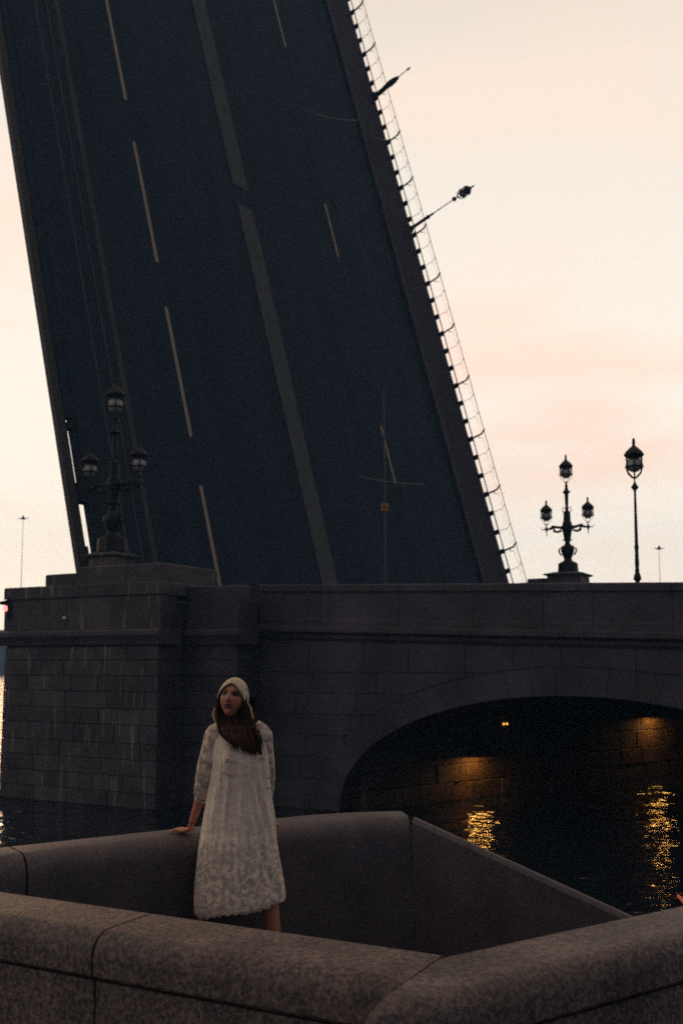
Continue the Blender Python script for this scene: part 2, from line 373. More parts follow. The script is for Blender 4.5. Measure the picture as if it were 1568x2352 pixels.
# spandrel stones: courses cut by the extrados
ring = .62
courses = [(-.9, -.35), (-.35, .2), (.2, .74), (.74, 1.27), (1.27, 1.80), (1.80, 2.32), (2.32, 2.84), (2.84, 3.34)]
for k, (z0, z1) in enumerate(courses + [(3.34, None)]):
    xs = run(X0, XE, 1.5, .3)
    for a, b in zip(xs, xs[1:]):
        n = 7; pts = [a + g + (b - a - 2*g) * i / (n - 1) for i in range(n)]
        bot = [max(z0 + g, arch(x, ring) + .004) for x in pts]
        tp = [(z1 - g) if z1 else cor_z(x) - .28 for x in pts]
        if k >= 8: bot = [max(q, 3.36) for q in bot]
        ok = [i for i in range(n) if tp[i] - bot[i] > .03]
        if len(ok) < 2: continue
        i0, i1 = ok[0], ok[-1]
        yo = YS + random.uniform(-.007, .007)
        m = MB(); up = [(pts[i], tp[i]) for i in range(i0, i1 + 1)]; dn = [(pts[i], bot[i]) for i in range(i1, i0 - 1, -1)]
        loop = dn[::-1] + up[::-1]
        cx = sum(q[0] for q in loop) / len(loop); cz_ = sum(q[1] for q in loop) / len(loop)
        sh = lambda q: (q[0] + (cx - q[0]) * .012, q[1] + (cz_ - q[1]) * .025)
        m.loft([[(q[0], yo + .4, q[1]) for q in loop], [(q[0], yo + .015, q[1]) for q in loop], [(sh(q)[0], yo, sh(q)[1]) for q in loop]])
        m.build('stone', M['bridge_plain'], bridge)
# voussoirs
nv = 33
def apt(th, e): return (AC - (AA + e) * cos(th), max(-1.2, (AR + e) * sin(th) ** (2 / 2.15) if sin(th) > 0 else 0))
for i in range(nv):
    t0, t1 = pi * i / nv + .0009, pi * (i + 1) / nv - .0009
    th = [t0 + (t1 - t0) * q / 3 for q in range(4)]
    loop = [apt(t, 0) for t in th] + [apt(t, ring - .006) for t in th[::-1]]
    yo = YS - .004 + random.uniform(-.004, .004)
    m = MB(); m.loft([[(x, yo + .5, zz) for x, zz in loop], [(x, yo, zz) for x, zz in loop]])
    m.build('voussoir', M['bridge_plain'], bridge)
for sx in (-1, 1):
    q = MB(); xa, xb = sorted((AC + sx * (AA - .02), AC + sx * (AA + ring)))
    q.box((xa, YS - .03, -1.2), (xb, YS + .5, -.004)).build('springer_stone', M['bridge_plain'], bridge)
# vault, deck and filling behind the facing stones
vt = MB(); ths = [pi * i / 40 for i in range(41)]
inn = [apt(t, .01) for t in ths]; WB = 23.0
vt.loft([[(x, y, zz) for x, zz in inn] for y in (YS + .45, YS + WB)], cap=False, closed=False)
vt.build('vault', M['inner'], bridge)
fl = MB()
loop = [(X0 + .05, -1.2), (AC - AA - .3, -1.2)] + [apt(t, .3) for t in ths] + [(AC + AA + .3, -1.2), (XE - .1, -1.2), (XE - .1, cor_z(XE) - .3), (X0 + .05, cor_z(X0) - .3)]
fl.loft([[(x, y, zz) for x, zz in loop] for y in (YS + .025, YS + WB - .1)]).build('core', M['core'], bridge)
dk = MB(); dk.loft([[(x, y, cor_z(x) - .28), (x, y, cor_z(x) + .02), (x, YS + WB, cor_z(x) + .02), (x, YS + WB, cor_z(x) - .28)] for x, y in ((-60, YS + .4), (X0, YS + .4), (60, YS + .4))][1:])
dk.build('roadway', M['asphalt'], bridge)
# cornice and parapet
xs = run(X0, XE, 2.6, .1)
for a, b in zip(xs, xs[1:]):
    m = MB(); prof = [(0.05, -.28), (-.03, -.20), (-.05, -.12), (-.17, -.05), (-.17, .06), (-.05, .10), (.5, .10), (.5, -.28)]
    m.loft([[(x, YS + p[0], cor_z(x) + p[1]) for p in prof] for x in (a + .005, b - .005)]).build('cornice', M['bridge_plain'], bridge)
px_joints = [590, 735, 912, 1084, 1246, 1359, 1544]
jb = []
for px in px_joints:
    q = at_plane(px, 1400, O + W * (YS - .02), -W) - O; jb.append(q.dot(B))
jb[0] = X0; jb += [13.6, 15.2, 16.9, 18.5, 20.2, 22, 24, XE]
for a, b in zip(jb, jb[1:]):
    m = MB()
    rows = []
    for x in (a + .006, b - .006):
        zt, zb = top_z(x), cor_z(x) + .092
        rows.append([(x, YS + .42, zb), (x, YS - .02, zb), (x, YS - .02, zb + .16), (x, YS + .02, zb + .19), (x, YS + .02, zt - .20), (x, YS - .03, zt - .18), (x, YS - .03, zt - .03), (x, YS + .02, zt), (x, YS + .38, zt), (x, YS + .42, zt - .03)])
    m.loft(rows).build('parapet_stone', M['bridge_plain'], bridge)
q = MB(); q.loft([[(x, YS + .08, cor_z(x) + .05), (x, YS + .33, cor_z(x) + .05), (x, YS + .33, top_z(x) - .05), (x, YS + .08, top_z(x) - .05)] for x in (X0 + .02, XE - .02)]); q.build('core', M['core'], bridge)
# lamplit wall inside the arch: blocks running back from the springing
wa = at_z(800, 1868, 0); wb = at_z(1500, 1785, 0)
wd = (wb - wa).normalized(); wn = Vector((wd.y, -wd.x, 0))
wall = empty('abutment_wall', mat=Matrix(((wd.x, -wn.x, 0, wa.x), (wd.y, -wn.y, 0, wa.y), (0, 0, 1, 0), (0, 0, 0, 1))))
tag(wall, 'block wall inside the dark arch lit orange in two patches', 'wall')
q = MB(); q.box((.6, .1, -1), (26, .6, 2.9)); q.build('core', M['core'], wall)
zz = -.5
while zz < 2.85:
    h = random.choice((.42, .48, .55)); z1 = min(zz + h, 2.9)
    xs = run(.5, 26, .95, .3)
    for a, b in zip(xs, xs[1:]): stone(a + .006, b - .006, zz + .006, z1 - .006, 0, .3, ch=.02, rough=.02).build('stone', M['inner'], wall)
    zz = z1
# hooded lamps low on that wall
def arch_lamp(px, py, label, r=.17):
    p = at_plane(px, py, wa + wn * .34, wn)
    t = empty('arch_lamp', p, 0); tag(t, label, 'lamp', 'hooded lamps under the arch')
    def wide(m): m.v = [tuple(V_ + wd * (V_.dot(wd) * 1.7)) for V_ in (Vector(q) for q in m.v)]     # a trough lamp, long along the wall
    h = MB(); h.lathe([(.03, .34), (.09, .33), (.12, .24), (r*.95, .08), (r*1.1, .03), (r*1.12, .004), (r*1.08, .004), (r*1.04, .05), (.1, .2)], 16)
    wide(h); h.build('shade', M['iron'], t, True)
    e = MB(); e.loft([[(rr*cos(2*pi*k/16), rr*sin(2*pi*k/16), zz) for k in range(16)] for rr, zz in ((.03, .045), (r*.85, .040), (r*.86, .020), (.03, .015))]); wide(e); e.build('lamp_glass', M['sodium'], t)
    s = MB(); s.tube([(0, 0, .30), (-wn.x*.15, -wn.y*.15, .42), (-wn.x*.36, -wn.y*.36, .40)], .025, 6); s.build('bracket', M['iron'], t)
arch_lamp(1104, 1738, 'hooded sodium lamp over the nearer lit patch inside the arch')
arch_lamp(1512, 1648, 'hooded sodium lamp over the farther lit patch inside the arch')
p = at_plane(1160, 1663, wa + wn * .10, wn)
t = empty('navigation_light', p); tag(t, 'pair of tiny amber lights glowing high in the dark arch', 'light')
for s in (-1, 1):
    q = MB(); c = wd * (.062 * s); q.ball((c.x, c.y, 0), .034, 10, 6); q.build('lens', M['amber'], t)
q = MB(); q.tube([wd * -.16 - wn * .04, wd * .16 - wn * .04], .03, 6); q.build('holder', M['iron'], t)

# ------------------------------------------------------------------ raised leaf
dv = ray(-1045, -6660).normalized()
tv = Vector((dv.y, -dv.x, 0)).normalized(); nv_ = tv.cross(dv).normalized()
A0 = at(180, 1318, 27.0)
LF = Matrix(((tv.x, dv.x, nv_.x, A0.x), (tv.y, dv.y, nv_.y, A0.y), (tv.z, dv.z, nv_.z, A0.z), (0, 0, 0, 1)))
leaf = empty('raised_bridge_leaf', mat=LF)
tag(leaf, 'raised bascule bridge leaf with dark roadway tilted up against the sky', 'drawbridge leaf')
LW, L0, L1 = 23.64, -3.2, 44.0
def lbox(name, s0, s1, l0, l1, n0, n1, m): q = MB(); q.box((s0, l0, n0), (s1, l1, n1)); return q.build(name, m, leaf)
SK = 2.26
lbox('roadway', SK + .01, LW - SK - .01, L0, L1, -.5, 0, M['asphalt'])
lbox('kerb', LW - SK - .01, LW - SK + .16, L0, L1, -.5, .14, M['mark_dim'])
lbox('sidewalk', LW - SK + .16, LW, L0, L1, -.45, .13, M['sidewalk'])
# left footway: solid above, with daylight slits between it and the edge girder low down
lbox('edge_girder', 0, .30, L0, L1, -.10, .10, M['deck_iron'])
lbox('sidewalk', .62, SK - .06, L0, L1, -.12, .13, M['asphalt'])
for l0, l1 in ((L0, .30), (2.15, 2.72), (4.45, 4.62), (4.80, L1)): lbox('footway_plate', .30, .62, l0, l1, -.09, .12, M['asphalt'])
lbox('footway_plate', .30, .38, .30, .8, -.09, .11, M['asphalt']); lbox('footway_plate', .47, .62, 2.72, 4.80, -.09, .12, M['asphalt'])
lbox('kerb', SK - .06, SK + .01, L0, L1, -.5, .14, M['mark_dim'])
q = MB(); q.box((1.70, L0, .131), (1.78, L1, .135)); q.build('footway_line', M['mark_dim'], leaf)
q = MB(); q.box((2.72, L0, .001), (2.92, L1, .005)); q.build('edge_line', M['mark_dim'], leaf)
for l0, l1 in ((L0, 16.4), (17.35, L1)): lbox('tram_reservation', 10.32, 11.20, l0, l1, .0, .03, M['strip'])
for l0, l1 in ((-1.5, 3.41), (5.17, 10.06), (11.87, 16.92), (18.8, 23.6), (25.4, 30.3)):
    lbox('lane_mark', 5.22, 5.36, l0, l1, .001, .006, M['mark'])
for l0, l1 in ((-3, -.4), (5.19, 7.86), (16.21, 19.04), (27.97, 31)):
    lbox('lane_mark', 16.52, 16.64, l0, l1, .001, .006, M['mark'])
# girders underneath
for s in (3.6, 7.5, 11.8, 17.6, 21.5): lbox('girder', s - .2, s + .2, L0, L1, -2.2, -.5, M['deck_iron'])
for l in range(0, 44, 4): lbox('cross_girder', 2.9, 22.2, l + .0, l + .25, -1.8, -.51, M['deck_iron'])
# railing at the far edge
RS = LW + .06
def rail(name, s, n, r): q = MB(); q.tube([(s, L0, n), (s, L1, n)], r, 6); return q.build(name, M['iron'], leaf)
rail('top_rail', RS, .98, .016); rail('bottom_rail', RS, .30, .026)
lp = MB(); lp.tube([(0, 0, -.2), (0, 0, .78), (0, .02, .84), (0, .14, .97)], [.015, .011, .011, .018], 6); lp.tube([(0, .0, .74), (0, -.07, .71), (0, -.12, .76), (0, -.11, .81)], [.007, .008, .008, .005], 5)
hp = MB(); hp.tube([(0, 0, -.2), (0, 0, .3), (0, 0, .72), (0, .02, .84), (0, .14, .99)], [.07, .05, .045, .05, .04], 6); hp.tube([(0, 0, .6), (0, -.13, .62), (0, -.20, .78)], [.02, .02, .012], 5); hp.ball((0, .14, .99), .05, 8, 5)
lpm, hpm = lp.mesh('railing_post'), hp.mesh('railing_main_post'); lpm.materials.append(M['iron']); hpm.materials.append(M['iron'])
sp = .96; i = 0; l = L0 + .2
while l < L1:
    o = link('railing_main_post' if i % 3 == 0 else 'railing_post', hpm if i % 3 == 0 else lpm, None, leaf); o.location = (RS, l, 0)
    o2 = MB(); l += sp; i += 1
sc = MB(); l = L0 + .2; i = 0
while l < L1 - sp:                                     # thin scrolls of the infill, too fine to pick apart
    for s0, hgt in ((.30, .62), (.70, .62)):
        pts = [(RS, l + s0 * sp + .07 * cos(a), hgt + .14 + .06 * sin(a)) for a in [j * pi / 5 for j in range(8)]]
        sc.tube(pts, .0035, 4)
    sc.tube([(RS, l + .08, .86), (RS, l + sp * .5, .80), (RS, l + sp - .05, .86)], .003, 4)
    l += sp
tag(sc.build('railing_scrolls', M['iron'], leaf), kind='stuff')
blk_ = MB(); blk_.box((-.07, -.10, -.3), (.07, .10, .30)); bm_ = blk_.mesh('rail_foot'); bm_.materials.append(M['iron'])
l = L0 + .2
while l < L1:
    o = link('rail_foot', bm_, None, leaf); o.location = (RS, l, 0); l += sp

# ------------------------------------------------------------------ lanterns and lamps
def lantern(parent, o, S=1.0, ribs=6, rr=.010, rot=0.0, ax=None, globe=True, solid=False):
    """opal globe in an iron frame under a flared cap; S = height; parts of one lantern under 'lantern'"""
    o = Vector(o); R = ax or Matrix.Identity(3)
    def fix(m):
        m.v = [tuple(o + R @ (Vector(v) * S)) for v in m.v]; return m
    c = MB(); c.lathe([(.20, .555), (.245, .575), (.235, .60), (.19, .67), (.11, .745), (.045, .80), (.032, .86), (.048, .885), (.030, .91), (.040, .955), (.012, 1.0)], 12, rot=rot)
    root = fix(c).build('lantern', M['iron'], parent, False)
    fm = MB()
    for k in range(ribs):
        a = rot + 2*pi*k/ribs; ca, sa = cos(a), sin(a)
        fm.tube([(.20*ca, .20*sa, .57), (.205*ca, .205*sa, .42), (.212*ca, .212*sa, .27), (.17*ca, .17*sa, .12), (.05*ca, .05*sa, 0)], [.022, .016, max(.014, rr*1.3), rr, rr], 5)
        fm.tube([(.20*ca, .20*sa, .27), (.265*ca, .265*sa, .285)], [.016, .003], 5)
    for zr, rad in ((.27, .208), (.56, .205), (.47, .200)):
        fm.tube([(rad*cos(rot+2*pi*k/12), rad*sin(rot+2*pi*k/12), zr) for k in range(13)], .016 if zr < .5 else .035, 5)
    fm.lathe([(.06, -.01), (.07, .015), (.02, .03)], 8)
    fix(fm).build('frame', M['iron'], root)
    if globe:
        gm = MB(); gm.ball((0, 0, .335), .195, 16, 10); fix(gm).build('globe', M['globe'], root, True)
    return root
def lathe_part(name, prof, parent, n=12, m='iron', o=(0, 0, 0)):
    q = MB(); q.lathe(prof, n, o); return q.build(name, M[m], parent, False)
def candelabrum(loc, yaw, label, H=4.8, ped=(.68, .68), group='three-armed lanterns on the bridge'):
    t = empty('candelabrum', loc, yaw); tag(t, label, 'lamp', group)
    k = H / 4.8
    u = lambda px: (1545 - px) / 1280 * H              # picture rows to heights
    v = lambda wd: wd / 2 / 1280 * H                   # widths to radii
    pr = ped[0] * k
    q = MB()
    def sq(r, z): return [(-r, -r, z), (r, -r, z), (r, r, z), (-r, r, z)]
    q.loft([sq(pr * 1.12, u(1600)), sq(pr * 1.12, u(1545)), sq(pr, u(1520)), sq(pr * .97, u(1462)), sq(pr * 1.16, u(1450)), sq(pr * 1.16, u(1440)), sq(pr * .6, u(1418))])
    q.build('pedestal', M['bridge'], t)
    q = MB(); q.lathe([(v(204), u(1422)), (v(200), u(1400)), (v(188), u(1335)), (v(150), u(1322)), (v(90), u(1308)), (v(74), u(1288)), (v(100), u(1252)), (v(128), u(1215)), (v(126), u(1190)), (v(90), u(1165)), (v(50), u(1140)), (v(52), u(1115)), (v(100), u(1105)), (v(66), u(1096)), (v(76), u(1060)), (v(92), u(1020)), (v(112), u(985)), (v(96), u(950)), (v(74), u(920)), (v(66), u(850)), (v(70), u(838)), (v(34), u(815)), (v(28), u(780)), (v(38), u(668)), (v(44), u(650)), (v(84), u(636)), (v(40), u(618)), (v(26), u(585)), (v(32), u(570)), (v(14), u(556)), (v(26), u(542)), (v(12), u(536))], 10)
    q.build('column', M['iron'], t)
    for s in (-1, 1):                                  # scroll handles low on the vase and at the neck
        q = MB()
        q2 = MB()
        q.tube([(s*v(96), 0, u(1240)), (s*v(130), 0, u(1250)), (s*v(168), 0, u(1215)), (s*v(160), 0, u(1188)), (s*v(120), 0, u(1182)), (s*v(90), 0, u(1160))], .030*k, 6)
        q.build('scroll', M['iron'], t)
        q2.tube([(s*v(60), 0, u(840)), (s*v(86), 0, u(822)), (s*v(76), 0, u(786)), (s*v(44), 0, u(782)), (s*v(30), 0, u(800))], .014*k, 5)
        q2.build('scroll', M['iron'], t)
        ox = s * .76 * k
        a = MB()
        a.tube([(s*v(90), 0, u(985)), (s*v(190), 0, u(975)), (s*v(280), 0, u(968)), (s*v(325), 0, u(985)), (s*v(380), 0, u(990)), (ox, 0, u(990))], [.07*k, .05*k, .07*k, .05*k, .028*k, .045*k], 6)
        a.tube([(s*v(110), 0, u(1010)), (s*v(190), 0, u(1022)), (s*v(250), 0, u(1012)), (s*v(270), 0, u(985))], [.045*k, .045*k, .055*k, .03*k], 6)
        a.lathe([(.004, u(1065)), (.018*k, u(1035)), (.012*k, u(1020)), (.055*k, u(995)), (.06*k, u(985)), (.018*k, u(965)), (.010*k, u(955)), (.03*k, u(946)), (.01*k, u(936))], 8, (ox, 0, 0))
        for dx in (-1, 1):
            for ax in ((dx, 0), (0, dx)):
                a.tube([(ox + ax[0]*.04*k, ax[1]*.04*k, u(990)), (ox + ax[0]*.17*k, ax[1]*.17*k, u(990)), (ox + ax[0]*.23*k, ax[1]*.23*k, u(965))], [.03*k, .014*k, .008*k], 5)
        a.build('arm', M['iron'], t)
        lantern(t, (ox, 0, u(944)), .92 * k, rot=.3, rr=.006)
    lantern(t, (0, 0, u(541)), 1.03 * k, rot=.2, rr=.006)
    return t
yb = atan2(B.y, B.x)
pc = at_plane(257, 1302, O + W * 1.1, W)
candelabrum((pc.x, pc.y, 6.06), yb, 'three-lantern candelabrum standing on the pier before the dark raised leaf', 5.40, (.40, .40))
pr_ = at(1305, 1345, 35.5)
candelabrum((pr_.x, pr_.y, pr_.z), yb, 'three-lantern candelabrum silhouetted on a stone pedestal against the pale sky', 4.78, (.62, .62))
# low stone steps beside that pedestal
st = empty('stone_steps', (pr_.x, pr_.y, 0), yb); tag(st, 'low stepped stone block at the foot of the silhouetted candelabrum', 'steps')
for i, (x0, x1, h) in enumerate(((-1.95, -.75, .02), (-1.70, -.75, .13), (-1.40, -.75, .27))):
    q = MB(); q.box((x0, -.45 + .05*i, pr_.z - .9), (x1, .45 - .05*i, pr_.z + h)); q.build('step', M['bridge'], st)
q = MB(); q.box((-2.6, -1.2, 3.9), (2.6, 1.2, pr_.z - .25)); q.build('base', M['bridge'], st)
# single lamp post on the near footway
ps = at(1464, 1350, 22.5)
t = empty('street_lamp', (ps.x, ps.y, 0), yb); t.rotation_euler = (0, 0, 0); tag(t, 'tall single-lantern street lamp rising behind the parapet, far right', 'lamp')
zt = lambda px: ps.z + (1560 - px) / 4.2 / (F / 22.5) ; wr = lambda wd: wd / 2 / 4.2 / (F / 22.5)
lathe_part('column', [(wr(95), 4.0), (wr(95), zt(1556)), (wr(44), zt(1535)), (wr(42), zt(1500)), (wr(78), zt(1475)), (wr(66), zt(1445)), (wr(38), zt(1405)), (wr(46), zt(1392)), (wr(36), zt(1370)), (wr(42), zt(1330)), (wr(34), zt(1200)), (wr(46), zt(1162)), (wr(34), zt(1140)), (wr(32), zt(1000)), (wr(22), zt(620)), (wr(30), zt(605)), (wr(76), zt(576)), (wr(46), zt(555)), (wr(20), zt(530)), (wr(10), zt(505)), (wr(26), zt(485)), (wr(12), zt(478))], t)
lantern(t, (0, 0, zt(482)), .93, rr=.02, rot=.25)

# lamps on the leaf: they lean with the deck
def leaf_frame(px, py):
    p = at_plane(px, py, A0, nv_); q = p - A0
    return q.dot(tv), q.dot(dv)
def leaf_lamp(px, py, label, full):
    s, l = leaf_frame(px, py)
    t = empty('leaf_lamp', mat=LF @ Matrix.Translation((LW + .02, l, 0))); tag(t, label, 'lamp', 'lamps on the raised leaf')
    if full:
        q = MB(); q.lathe([(.22, -.4), (.22, .10), (.11, .22), (.085, .5), (.085, 1.18), (.12, 1.22), (.05, 1.34), (.060, 1.52), (.028, 1.60), (.024, 2.72), (.03, 2.76), (.10, 2.80), (.12, 2.87), (.10, 2.93), (.02, 3.00), (.02, 3.08)], 10); q.build('column', M['iron'], t)
        lantern(t, (0, 0, 3.06), 1.02, rr=.02, solid=True)
    else:
        q = MB(); q.lathe([(.26, -.4), (.26, .06), (.24, .2), (.10, .34), (.10, .7), (.14, 1.0), (.17, 1.25), (.15, 1.5), (.09, 1.72), (.04, 1.8), (.022, 1.85), (.022, 2.35), (.06, 2.40), (.05, 2.48), (.01, 2.62)], 10); q.build('column', M['iron'], t)
        q = MB(); q.tube([(0, -.3, .02), (0, .1, .1), (0, .34, .02)], [.1, .12, .08], 6); q.build('base', M['iron'], t)
leaf_lamp(938, 527, 'lantern on a slim post jutting sideways from the raised leaf edge', True)
leaf_lamp(850, 220, 'stout spear-tipped post without lantern near the top of the leaf edge', False)
# slack cables hanging across the roadway of the leaf
def leaf_cable(a, b, sag, label):
    p0, p1 = [Vector((*leaf_frame(*k), .6)) for k in (a, b)]
    q = MB(); q.tube([LF @ (p0.lerp(p1, i / 12) - Vector((0, sag * 4 * (i/12) * (1 - i/12), 0))) for i in range(13)], .022, 5)
    tag(q.build('cable', mat('cable_rubber', (.07, .055, .052), .6)), label, 'cable')
leaf_cable((655, 258), (797, 292), .25, 'thin slack cable crossing the upper roadway of the leaf')
leaf_cable((803, 303), (872, 336), .3, 'thin cable hooked to the upper right edge of the leaf')
leaf_cable((795, 1107), (948, 1124), .1, 'thin straight cable crossing the lower leaf behind the sign')

# ------------------------------------------------------------------ sign post on the bridge
pg = at(884, 1345, 29.0)
t = empty('road_sign', (pg.x, pg.y, 0)); tag(t, 'slim pole with a small square amber sign in front of the dark leaf', 'sign')
sc_ = F / 29.0
zt2 = lambda py: pg.z + (1345 - py) / sc_
M['pole'] = mat('weathered_pole', (.060, .045, .043), .6)
q = MB(); q.tube([(0, 0, 4.2), (0, 0, zt2(1100)), (-.03, 0, zt2(882))], [.035, .03, .02], 8); q.build('pole', M['pole'], t)
q = MB(); hs = .115; c = zt2(1163); q.loft([[(-hs, y, c - hs), (hs, y, c - hs), (hs, y, c + hs), (-hs, y, c + hs)] for y in (-.045, -.06)]); q.build('sign_plate', M['sign'], t)
q = MB(); q.loft([[(.035*cos(k*pi/5), y, c + .035*sin(k*pi/5)) for k in range(10)] for y in (-.062, -.066)]); q.build('emblem', M['sign_mark'], t)

# ------------------------------------------------------------------ far things
def mast(px, ptop, Y, label):
    b = at(px, 1522, Y); tp = at(px, ptop, Y); k = Y / F
    t = empty('floodlight_mast', (b.x, Y, 2.5)); tag(t, label, 'mast')
    h = tp.z - 2.5
    q = MB(); q.tube([(0, 0, 0), (0, 0, h - 6*k)], [1.1*k, .55*k], 8); q.build('pole', M['mast'], t)
    q = MB(); q.tube([(-12*k, 0, h - 1*k), (-4*k, 0, h - 3*k), (0, 0, h - 4*k), (4*k, 0, h - 3*k), (13*k, 0, h - 1*k)], [.6*k, 1.2*k, 1.4*k, 1.2*k, .6*k], 6); q.build('cross_arm', M['iron'], t)
    q = MB(); q.tube([(-5*k, 0, h - 4*k), (0, 0, h + 2*k), (5*k, 0, h - 4*k)], [1.2*k, 4.0*k, 1.2*k], 8); q.build('lamp_head', M['iron'], t)
M['mast'] = mat('ochre_pole', (.45, .30, .14), .6)
mast(43, 1189, 300, 'tall thin floodlight mast on the far bank, left of the raised leaf')
mast(1521, 1258, 140, 'short distant mast with drooping arms right of the single street lamp')
x = -150.0
for i in range(7):
    wd_ = random.uniform(22, 32); hh = [13, 9, 11, 8.5, 10.5, 11.5, 9][i]
    t = empty('far_building', (x, 330, 2.6)); tag(t, ['brown waterfront block seen past the left edge of the pier', 'low waterfront house second from the pier edge', 'waterfront house with high roof third along the far bank', 'lowest waterfront house on the far bank', 'waterfront house right of the lowest one', 'broad waterfront house behind the bridge', 'last waterfront house along the far bank'][i], 'building', 'houses on the far bank')
    q = MB(); q.box((0, 0, 0), (wd_, 14, hh)); q.build('wall', M['far'], t)
    q = MB(); q.loft([[(-.4, -.4, hh + .005), (-.4, 14.4, hh + .005), (-.4, 7, hh + 3)], [(wd_ + .4, -.4, hh + .005), (wd_ + .4, 14.4, hh + .005), (wd_ + .4, 7, hh + 3)]]); q.build('roof', M['far_roof'], t)
    for f in range(int(hh // 3.2)):
        for c in range(int(wd_ // 4)):
            q = MB(); q.box((1.5 + c*4, -.06, 1 + f*3.2), (3.0 + c*4, .05, 2.8 + f*3.2)); q.build('window', M['far_glass'], t)
    x += wd_ + random.uniform(0, 5)
# red signal at the left end of the pier
pr2 = at_plane(12, 1398, O - W * .05, -W)
t = empty('signal_light', pr2); tag(t, 'hooded red signal light glowing at the left end of the pier', 'signal')
q = MB(); q.ball((.02, 0, 0), (.075, .07, .085), 12, 8); q.build('lens', M['red_lens'], t, True)
q = MB(); q.loft([[(-.20, -.14, .16), (.16, -.14, .24), (.16, .14, .24), (-.20, .14, .16)], [(-.08, -.11, .10), (.16, -.11, .13), (.16, .11, .13), (-.08, .11, .10)]]); q.build('hood', M['iron'], t)
q = MB(); q.box((.10, -.12, -.28), (.30, .12, .30)); q.build('housing', M['iron'], t)
q = MB(); q.tube([(.2, 0, -.2), (.3, .1, -.6)], .04, 6); q.build('bracket', M['iron'], t)

# ------------------------------------------------------------------ granite parapets of the embankment bay
WT = 2.63
def sweep(prof, a, b, ka=0.0, kb=0.0, nrm=None, gap=.004):
    """profile (offset from the inner edge, height) from a to b; ka, kb skew the ends for mitres"""
    a = Vector((a[0], a[1], 0)); b = Vector((b[0], b[1], 0)); d = (b - a).normalized(); n = Vector((nrm[0], nrm[1], 0))
    m = MB(); nseg = max(2, int((b - a).length / .25)); rows = []
    for i in range(nseg + 1):
        f = i / nseg; row = []
        for u, z in prof:
            s0 = a + d * (gap + ka * u); s1 = b + d * (-gap + kb * u)
            pnt = s0.lerp(s1, f) + n * u; pnt.z = z; row.append(pnt)
        rows.append(row)
    m.loft(rows); return m
def rnd(cx, cz, r, a0, a1, k=6): return [(cx + r*cos(a0 + (a1-a0)*i/k), cz + r*sin(a0 + (a1-a0)*i/k)) for i in range(k+1)]
n_l = Vector((-d_l.y, d_l.x)); n_l = -n_l if n_l.y > 0 else n_l
n_r = Vector((-d_r.y, d_r.x)); n_r = -n_r if n_r.y > 0 else n_r
mit = (n_l + n_r) / (1 + n_l.dot(n_r))
kl, kr = 0.0, n_l.dot(d_r) / n_l.dot(n_r)          # the left wall butts square against the end of the right one
def coping(wid, r_in, r_out, h): # closed loop, inner bottom first
    return [(0.0, WT - h)] + rnd(r_in, WT - r_in, r_in, pi, pi/2) + rnd(wid - r_out, WT - r_out, r_out, pi/2, 0) + [(wid, WT - h + .012), (wid - .012, WT - h)]
def shaft(wid, h, inset=.02, lo=0): return [(inset, GZ - .3 - lo), (inset, WT - h - .012), (wid - inset, WT - h - .012), (wid - inset, GZ - .3 - lo)]
CH = .155
pl = empty('embankment_parapet', (0, 0, 0)); tag(pl, 'pink granite parapet in the foreground running down from the left edge', 'parapet', 'granite parapets of the embankment bay')
def P2(base, d, s): return (base.x + d.x*s, base.y + d.y*s)
jl = (I_c - I_l).length
jq = at_z(335, 2103, WT); js = (Vector((jq.x, jq.y)) - I_l).dot(d_l)
cw = .37
def along(wall, base, d, n, cuts, k0, k1, wid):
    for i, (a, b) in enumerate(zip(cuts, cuts[1:])):
        ka = k0 if i == 0 else 0; kb = k1 if i == len(cuts) - 2 else 0
        sweep(coping(wid, .045, .085, CH), P2(base, d, a), P2(base, d, b), ka, kb, n, gap=.005).build('coping_stone', M['parapet'], wall, True)
        sweep(shaft(wid, CH, .02, 0 if n is n_l else 2.2), P2(base, d, a), P2(base, d, b), ka, kb, n, gap=.005).build('wall_stone', M['parapet'], wall)
    sweep([(.05, GZ - .3), (.05, WT - .05), (wid - .05, WT - .06), (wid - .05, GZ - .3)], P2(base, d, cuts[0] + .01), P2(base, d, cuts[-1] - .01), k0, k1, n).build('core', M['core'], wall)
along(pl, I_l, d_l, n_l, [-.6, js, jl], 0, kl, cw)
prr = empty('embankment_parapet', (0, 0, 0)); tag(prr, 'granite parapet in the foreground rising to the lower right corner', 'parapet', 'granite parapets of the embankment bay')
along(prr, I_c, d_r, n_r, [0, 2.3, 4.6, 7, 9.5], kr, 0, .33)
# far wall of the bay behind the woman, and its raking end
pb = empty('embankment_parapet', (0, 0, 0)); tag(pb, 'rounded granite parapet the woman leans on with her hand', 'parapet', 'granite parapets of the embankment bay')
bk_pts = [Vector((-2.75, 4.57)), Vector((-1.66, 5.36)), Vector((-.89, 5.92)), Vector((-.40, 6.27)), Vector((-.10, 6.47)), Vector((.19, 6.60)), Vector((.455, 6.64))]
def poly_sweep(pts, prof_f):
    m = MB(); rows = []
    for i, p in enumerate(pts):
        t = (pts[min(i+1, len(pts)-1)] - pts[max(i-1, 0)]).normalized(); n = Vector((-t.y, t.x))
        if n.y < 0: n = -n
        rows.append([(p.x + n.x*u, p.y + n.y*u, z) for u, z in prof_f(i / (len(pts) - 1))])
    return m.loft(rows)
def dens(pts, k):
    o = []
    for a, b in zip(pts, pts[1:]): o += [a.lerp(b, i / k) for i in range(k)]
    return o + [pts[-1]]
BT = 2.585
pf = lambda f: [(-.02, GZ - 2.2)] + [(0, BT - .2)] + rnd(.12, BT - .12, .12, pi, pi/2) + rnd(.30, BT - .08, .08, pi/2, 0) + [(.38, GZ - 2.2)]
cutp = bk_pts[1]
